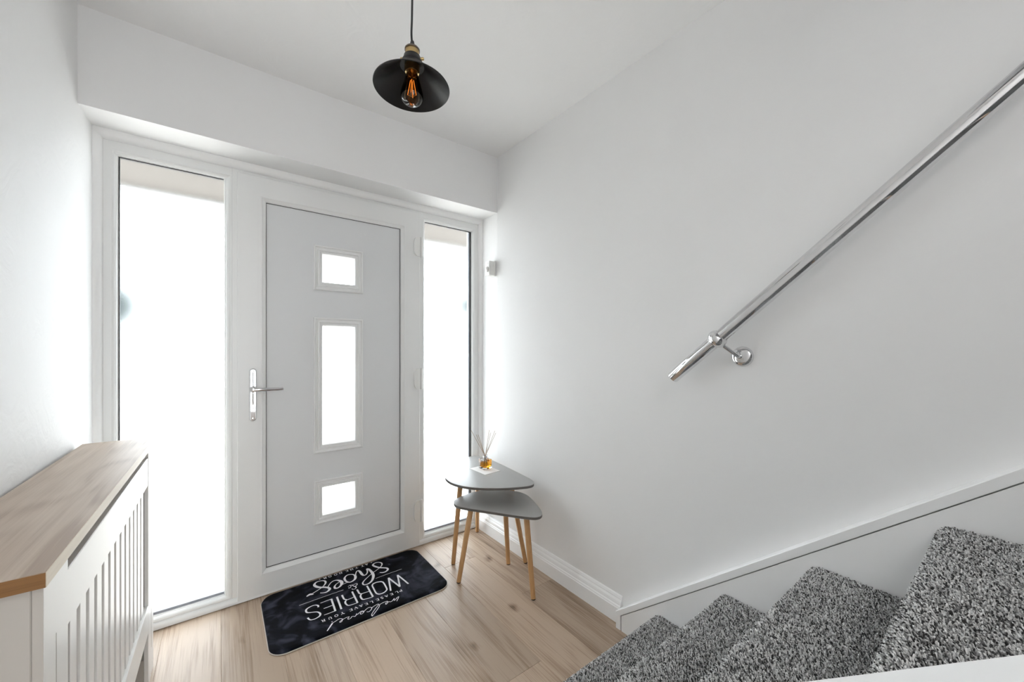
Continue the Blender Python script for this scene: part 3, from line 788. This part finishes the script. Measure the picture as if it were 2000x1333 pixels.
tube(bm, [(x, y, .0024) for x, y in pp], .0024, 8, False); link('edge_piping', bm, 'piping', mt, smooth=True, label='beige piping round the edge')
bm = bmesh.new(); prism(bm, rrect(-.001), 'Z', .0001, .0022); link('backing', bm, 'rubber', mt)
# printed lettering, ribbons that follow the pile
LH = .0009
def ribbon(bm, pts, hw):
    n = len(pts); L_, R2 = [], []
    for i in range(n):
        a = pts[max(i - 1, 0)]; b2 = pts[min(i + 1, n - 1)]
        tx, ty = b2[0] - a[0], b2[1] - a[1]; l = math.hypot(tx, ty) or 1
        nx, ny = -ty / l * hw[i], tx / l * hw[i]
        for S_, sg in ((L_, 1), (R2, -1)):
            x, y = pts[i][0] + nx * sg, pts[i][1] + ny * sg
            S_.append(bm.verts.new((x, y, mat_h(x, y) + LH)))
    for i in range(n - 1): bm.faces.new([L_[i], L_[i + 1], R2[i + 1], R2[i]])
def densify(pts, hw, step=.006):
    o, w_ = [pts[0]], [hw[0]]
    for a, b2, wa, wb in zip(pts, pts[1:], hw, hw[1:]):
        m_ = max(1, int(math.dist(a, b2) / step))
        for k in range(1, m_ + 1):
            f = k / m_; o.append((a[0] + (b2[0] - a[0]) * f, a[1] + (b2[1] - a[1]) * f)); w_.append(wa + (wb - wa) * f)
    return o, w_
STROKES=[(1,[3,4,5,6,6,5,6,7,6,4,3,3,4,4,3,2.5,2,2,2,2,3,4,4,4,5,6.5,8,8,7,6,5,4,3.5,3.5,5,7,7,5,3,3,3],[(137,88),(149,78),(167,78),(181,90),(182,106),(170,120),(151,137),(136,160),(130,182),(139,194),(153,197),(166,191),(175,176),(173,160),(163,145),(149,133),(130,121),(110,110),(92,99),(72,83),(51,65),(37,48),(35,30),(46,22),(66,27),(85,46),(100,79),(104,111),(102,136),(99,156),(92,163),(89,145),(82,125),(71,113),(60,114),(56,130),(55,156),(52,172),(44,175),(34,161),(26,138)]),(1,[7,7,5,4,5,6,5,4,3,4,6],[(24,136),(17,110),(3,96),(-15,93),(-27,109),(-29,136),(-23,155),(-9,167),(7,164),(19,153),(24,136)]),(1,[2.5,2,2,2],[(-12,91),(-28,98),(-47,96),(-49,95)]),(1,[2,2.5,5,6,5,6,9,8,4,3,2.5,2.5,2.5],[(-59,127),(-74,118),(-85,103),(-86,85),(-74,80),(-58,92),(-48,114),(-51,135),(-63,152),(-79,156),(-94,146),(-105,131),(-113,117)]),(1,[3,3.5,5,7,7,6,7,8,7,5,3,3,5,5,4,2.5,2.5,2.5,2.5,2.5],[(-154,88),(-140,80),(-124,79),(-110,93),(-112,109),(-126,125),(-143,136),(-157,154),(-164,176),(-157,193),(-143,199),(-125,193),(-114,181),(-114,164),(-121,150),(-136,132),(-145,127),(-164,117),(-186,107),(-194,104)]),(1,[3,7,8,5,2],[(-212,98),(-202,104),(-194,106),(-187,100),(-181,98)]),(1,[3,2,1.6,1.6,1.6],[(-33,47),(-25,45),(-18,57),(-21,66),(-32,59)]),(1,[1.6,1.6,1.8,1.8,2.5,2],[(-20,66),(-5,61),(9,62),(12,57),(8,48),(-1,43)]),(1,[2,2.5,3,2,2,3],[(-12,63),(-7,46),(0,32),(-7,21),(-17,21),(-21,30)]),(0,[1.3,1.3],[(-251,46),(-57,46)]),(0,[1.3,1.3],[(102,48),(243,50)]),(0,[4.6,4.6,4.6,4.6,4.6],[(220,-100),(204,8),(176,-98),(157,11),(128,-102)]),(1,[4,4,4,4,4,4,4,4,4,4,4,4,4,4],[(110,6),(120,-4),(122,-25),(119,-67),(115,-83),(98,-96),(78,-98),(68,-90),(64,-74),(66,-34),(68,-7),(76,7),(93,11),(110,6)]),(0,[4.6,4.6],[(46,9),(43,-97)]),(1,[2.6,2.6,4,4.6,4.6,3,2.4],[(43,-97),(17,-95),(-2,-88),(-5,-69),(-2,-51),(11,-40),(45,-45)]),(1,[3,4,4.6,4.6],[(10,-41),(-1,-33),(-2,-12),(-2,8)]),(0,[4.6,4.6],[(-26,7),(-29,-99)]),(1,[2.6,2.6,4,4.6,3,2.6,2.4],[(-29,-99),(-65,-95),(-74,-80),(-74,-58),(-65,-46),(-49,-46),(-29,-43)]),(1,[3,4,4.6,4.6],[(-64,-42),(-72,-33),(-73,-14),(-73,7)]),(0,[4.6,4.6],[(-96,7),(-101,-100)]),(0,[4.6,4.6],[(-121,6),(-126,-96)]),(0,[2.2,2.2],[(-118,5),(-169,5)]),(0,[2.2,2.2],[(-126,-47),(-165,-47)]),(0,[2.2,2.2],[(-122,-96),(-173,-95)]),(1,[4,4,2.8,3,4,4.6,4,3,3,3.5,4.6,4,3,2.8,3,4.6],[(-183,-21),(-181,-8),(-191,4),(-208,5),(-224,-1),(-232,-11),(-232,-29),(-221,-39),(-204,-47),(-191,-57),(-185,-75),(-190,-90),(-204,-97),(-219,-98),(-230,-91),(-235,-71)]),(1,[1.7,1.7,1.7,1.7,1.7,1.7,1.7,1.7,1.7,1.7,1.7,1.7,1.7,1.7,1.7,1.7,1.7,1.7,1.7,1.7,1.7,1.7,1.7,1.7,1.7,1.7,1.7,1.7],[(122,-199),(135,-183),(142,-172),(133,-174),(119,-186),(114,-185),(120,-172),(106,-184),(97,-185),(90,-179),(78,-189),(73,-189),(77,-180),(87,-176),(85,-171),(72,-169),(51,-174),(41,-190),(19,-213),(2,-226),(-3,-224),(4,-213),(24,-192),(43,-174),(47,-167),(39,-165),(21,-171),(11,-179)]),(1,[1.7,1.7,1.7,1.7,1.7,1.7,1.7,1.7,1.7,1.7,1.7,1.7,1.7,1.7,1.7,1.7],[(-14,-190),(-4,-194),(9,-184),(12,-172),(6,-166),(-7,-168),(-23,-179),(-34,-177),(-41,-185),(-38,-191),(-27,-186),(-24,-176),(-35,-171),(-50,-181),(-57,-182),(-66,-190)]),(1,[1.7,1.7,1.7,1.7,1.7,1.7,1.7,1.7,1.7,1.7,1.7,1.7,1.7,1.7,1.7,1.7,1.7,1.7],[(-53,-174),(-64,-189),(-69,-185),(-76,-181),(-83,-189),(-92,-190),(-94,-184),(-86,-175),(-96,-173),(-113,-177),(-121,-188),(-128,-189),(-125,-182),(-114,-176),(-117,-168),(-126,-164),(-139,-169),(-155,-175)]),(0,[4,2.2],[(-156,-176),(-184,-211)]),(0,[2.6,2.6],[(-157,-165),(-153,-165)]),(0,[3,3],[(129,215),(134,214)]),(0,[3,3],[(-135,213),(-130,214)])]
LET=[('P',167,-136),('L',148,-136),('E',122,-138),('A',97,-134),('S',75,-136),('E',54,-135),('L',26,-132),('E',2,-130),('A',-22,-129),('V',-46,-130),('E',-67,-132),('Y',-104,-132),('O',-130,-129),('U',-156,-128),('R',-183,-131),('A',105,213),('T',82,208),('T',51,207),('H',25,208),('E',1,208),('D',-31,211),('O',-56,213),('O',-84,210),('R',-108,211)]
def draw(bm, smooth, wd, pts):
    pts = [(x / 1000 - .002, y / 1000) for x, y in pts]; wd = [q / 1000 * .88 for q in wd]
    if smooth:
        pw = cr([(p[0], p[1], q) for p, q in zip(pts, wd)], 6); ribbon(bm, [(p[0], p[1]) for p in pw], [p[2] for p in pw])
    else:
        for a, b2, wa, wb in zip(pts, pts[1:], wd, wd[1:]):
            o, w_ = densify([a, b2], [wa, wb]); ribbon(bm, o, w_)
GRP = [None] * 4 + [('script_letters', 25, 26), ('script_letters', 26, 27), ('script_letters', 27, 28), ('exclamation_stroke', 28, 29), ('exclamation_dot', 29, 30), ('print_dot', 30, 31), ('print_dot', 31, 32)]
GRP = [('script_word', 0, 6), ('ampersand', 6, 9), ('rule_line', 9, 10), ('rule_line', 10, 11)] + [('block_letter', p, q) for p, q in ((11, 12), (12, 13), (13, 16), (16, 19), (19, 20), (20, 24), (24, 25))] + GRP[4:]
for nm, a, b_ in GRP:
    bm = bmesh.new()
    for sm, wd_, pts in STROKES[a:b_]: draw(bm, sm, wd_, pts)
    link(nm, bm, 'print', mt)
# small serif capitals, unit box -1..1 (x right, y up for the reader)
def arc(cx, cy, rx, ry, a0, a1, n=12): return [(cx + rx * math.cos(math.radians(a0 + (a1 - a0) * k / n)), cy + ry * math.sin(math.radians(a0 + (a1 - a0) * k / n))) for k in range(n + 1)]
TK, TN, SR = 1.5, .75, .8
def serif(x, y, w=.35): return (SR, [(x - w, y), (x + w, y)])
GL = {
 'P': [(TK, [(-.5, -.9), (-.5, .9)]), serif(-.5, -.93), (TN, [(-.85, .9), (.2, .9)]), (1.1, arc(.15, .42, .6, .48, 90, -90)), (TN, [(.2, -.06), (-.5, -.06)])],
 'L': [(TK, [(-.45, -.9), (-.45, .9)]), serif(-.45, .93), (TN, [(-.8, -.92), (.75, -.92)]), (TN, [(.75, -.92), (.75, -.4)])],
 'E': [(TK, [(-.45, -.9), (-.45, .9)]), (TN, [(-.8, -.92), (.7, -.92)]), (TN, [(-.8, .92), (.65, .92)]), (TN, [(-.45, 0), (.3, 0)]), (TN, [(.7, -.92), (.7, -.5)]), (TN, [(.65, .92), (.65, .5)])],
 'A': [(TN, [(-.75, -.92), (0, .95)]), (TK, [(0, .95), (.7, -.92)]), (TN, [(-.45, -.3), (.42, -.3)]), serif(-.75, -.93, .3), serif(.72, -.93, .35)],
 'V': [(TK, [(-.7, .92), (0, -.95)]), (TN, [(0, -.95), (.72, .92)]), serif(-.72, .93), serif(.75, .93, .3)],
 'S': [(1.1, arc(0, .45, .5, .47, 30, 270)), (1.3, arc(0, -.47, .55, .49, 90, -150))],
 'Y': [(TK, [(-.7, .92), (0, .0)]), (TN, [(.7, .92), (0, .0)]), (TK, [(0, .05), (0, -.9)]), serif(-.7, .93), serif(.7, .93, .3), serif(0, -.93)],
 'O': [(1.15, arc(0, 0, .8, .92, 0, 360, 22))],
 'U': [(TK, [(-.55, .9), (-.55, -.3)]), (1.0, arc(0, -.3, .55, .63, 180, 360)), (TN, [(.55, -.3), (.55, .9)]), serif(-.55, .93), serif(.58, .93, .3)],
 'R': [(TK, [(-.55, -.9), (-.55, .9)]), serif(-.55, -.93), (TN, [(-.9, .9), (.1, .9)]), (1.1, arc(.05, .45, .55, .45, 90, -90)), (TN, [(.1, 0), (-.55, 0)]), (1.4, [(.1, 0), (.75, -.9)]), (SR, [(.65, -.93), (1.0, -.93)])],
 'T': [(TK, [(0, -.9), (0, .9)]), serif(0, -.93, .4), (TN, [(-.8, .9), (.8, .9)]), (TN, [(-.8, .9), (-.8, .5)]), (TN, [(.8, .9), (.8, .5)])],
 'H': [(TK, [(-.6, -.9), (-.6, .9)]), (TK, [(.6, -.9), (.6, .9)]), (TN, [(-.6, 0), (.6, 0)]), serif(-.6, .93), serif(-.6, -.93), serif(.6, .93), serif(.6, -.93)],
 'D': [(TK, [(-.6, -.9), (-.6, .9)]), (TN, [(-.9, .9), (0, .9)]), (TN, [(-.9, -.9), (0, -.9)]), (1.15, arc(-.05, 0, .8, .9, 90, -90))],
}
for nm, a, b_ in (('small_capitals_line', 0, 15), ('small_capitals_line', 15, len(LET))):
    for (ch, lx, ly) in LET[a:b_]:
        bm = bmesh.new()
        yy = -132.5 if a == 0 else 210.0
        for w_, pts in GL[ch]:
            q = [((lx - x * 8.2) / 1000 - .002, (yy - y * 8.3) / 1000) for x, y in pts]
            ribbon(bm, q, [w_ / 1000 * 1.15] * len(q))
        link('serif_letter', bm, 'print', mt)

# ================================================================== PENDANT LAMP
PX, PY_, PZ = .4515, 1.080, 1.968
lp = thing('pendant_lamp', 'black cone pendant lamp with a brass holder hanging from the ceiling on a black cord', 'lamp', (PX, PY_, ZC))
DZ = PZ - ZC
TILT = Matrix.Rotation(math.radians(1.6), 3, Vector((-.797, .604, 0)).normalized()) if True else Matrix.Identity(3)
piv = Vector((0, 0, DZ + .075))
def lt(r): return r
def lamp_lathe(name, prof, mat, seg=48, auto=35, par=lp, label=None, smooth=True):
    bm = bmesh.new(); lathe(bm, prof, seg, (0, 0, DZ))
    for v in bm.verts: v.co = TILT @ (v.co - piv) + piv
    return link(name, bm, mat, par, smooth=smooth, auto=auto, label=label)
bm = bmesh.new(); tube(bm, cr([(0, 0, 0), (.001, 0, -.12), (0, .001, DZ + .22), (-.0022, 0, DZ + .165), (-.001, 0, DZ + .138)], 6), .0030, 12); link('cord', bm, 'rubber', lp, smooth=True)
bm = bmesh.new(); lathe(bm, [(0, 0), (.048, 0), (.048, -.012), (.040, -.022), (.006, -.026), (0, -.026)], 32); link('ceiling_rose', bm, 'black_metal', lp, smooth=True, auto=35)
lamp_lathe('cord_grip', [(.0035, .142), (.005, .140), (.0078, .126), (.0078, .123), (.0, .123)], 'rubber', 20)
lh = lamp_lathe('lamp_holder', [(.0215, .1125), (.0195, .112), (.0192, .090), (.0190, .075), (.0, .075)], 'brass', 40, label='brass lamp holder')
lamp_lathe('holder_cap', [(.0, .1255), (.010, .1245), (.0175, .1205), (.0218, .1155), (.0218, .1120), (.0, .1120)], 'bronze', 40, par=lh, label='aged bronze cap')
lamp_lathe('collar', [(.0185, .0945), (.0238, .0940), (.0250, .0870), (.0310, .0760), (.0310, .0690), (.02, .0680)], 'black_metal', 40)
sh = lamp_lathe('shade', [(.0200, .0700), (.0320, .0695), (.0352, .0665), (.0440, .0560), (.1070, .0035), (.1082, .0015), (.1086, .0), (.1076, -.0010), (.1066, .0), (.1050, .0020), (.0430, .0535), (.0342, .0640), (.0200, .0670)], 'black_metal', 96, 30, label='black metal cone shade')
for sg in (-1, 1):
    bm = bmesh.new(); dx, dy = .797 * sg, -.604 * sg
    lathe(bm, [(.0042, 0), (.0042, .009), (.003, .011), (0, .011)], 14, (dx * .0235, dy * .0235, DZ + .087), Vector((dx, dy, .1)).to_track_quat('Z', 'Y').to_matrix())
    link('thumb_screw', bm, 'brass', lp, smooth=True, auto=35)
lamp_lathe('socket', [(.0175, .072), (.0215, .070), (.0215, .050), (.0195, .046), (.0160, .047), (.0155, .070)], 'brass', 36, label='brass socket ring inside the shade')
bl = thing('light_bulb', 'amber teardrop filament bulb inside the black pendant shade', 'bulb', (PX, PY_, ZC))
def bulb_part(name, bm, mat, label=None):
    for v in bm.verts: v.co = TILT @ (v.co - piv) + piv
    return link(name, bm, mat, bl, smooth=True, auto=60, label=label)
bm = bmesh.new(); prof = [(.0145, .056), (.0150, .050), (.0163, .042), (.0195, .030), (.0240, .014), (.0285, -.002), (.0315, -.015), (.0320, -.024), (.0295, -.034), (.0240, -.0415), (.0160, -.0465), (.0080, -.0490), (.0, -.0495)]
pp = cr(prof, 4); lathe(bm, [(max(p[0], 0), p[1]) for p in pp[:-1]] + [(0, -.0495)], 40, (0, 0, DZ)); bulb_part('glass_envelope', bm, 'bulb', 'amber tinted glass')
bm = bmesh.new(); lathe(bm, [(.0138, .070), (.0138, .052), (.0, .052)], 24, (0, 0, DZ)); bulb_part('screw_cap', bm, 'brass')
bm = bmesh.new(); lathe(bm, [(.007, .052), (.005, .044), (.0028, .038), (.0022, .029), (.0, .028)], 16, (0, 0, DZ)); bulb_part('glass_stem', bm, 'clear')
for k in range(4):
    a = math.radians(45 + 90 * k + 10)
    bm = bmesh.new(); tube(bm, [(.0045 * math.cos(a), .0045 * math.sin(a), DZ + .024), (.0125 * math.cos(a), .0125 * math.sin(a), DZ - .020)], .0008, 8); bulb_part('filament', bm, 'filament')
bm = bmesh.new()
for k in range(4):
    a = math.radians(55 + 90 * k); tube(bm, [(0, 0, DZ + .027), (.0045 * math.cos(a), .0045 * math.sin(a), DZ + .024)], .0005, 6); tube(bm, [(0, 0, DZ - .025), (.0125 * math.cos(a), .0125 * math.sin(a), DZ - .020)], .0005, 6)
tube(bm, [(0, 0, DZ + .028), (0, 0, DZ - .025)], .0007, 6)
bulb_part('support_wire', bm, 'brass')
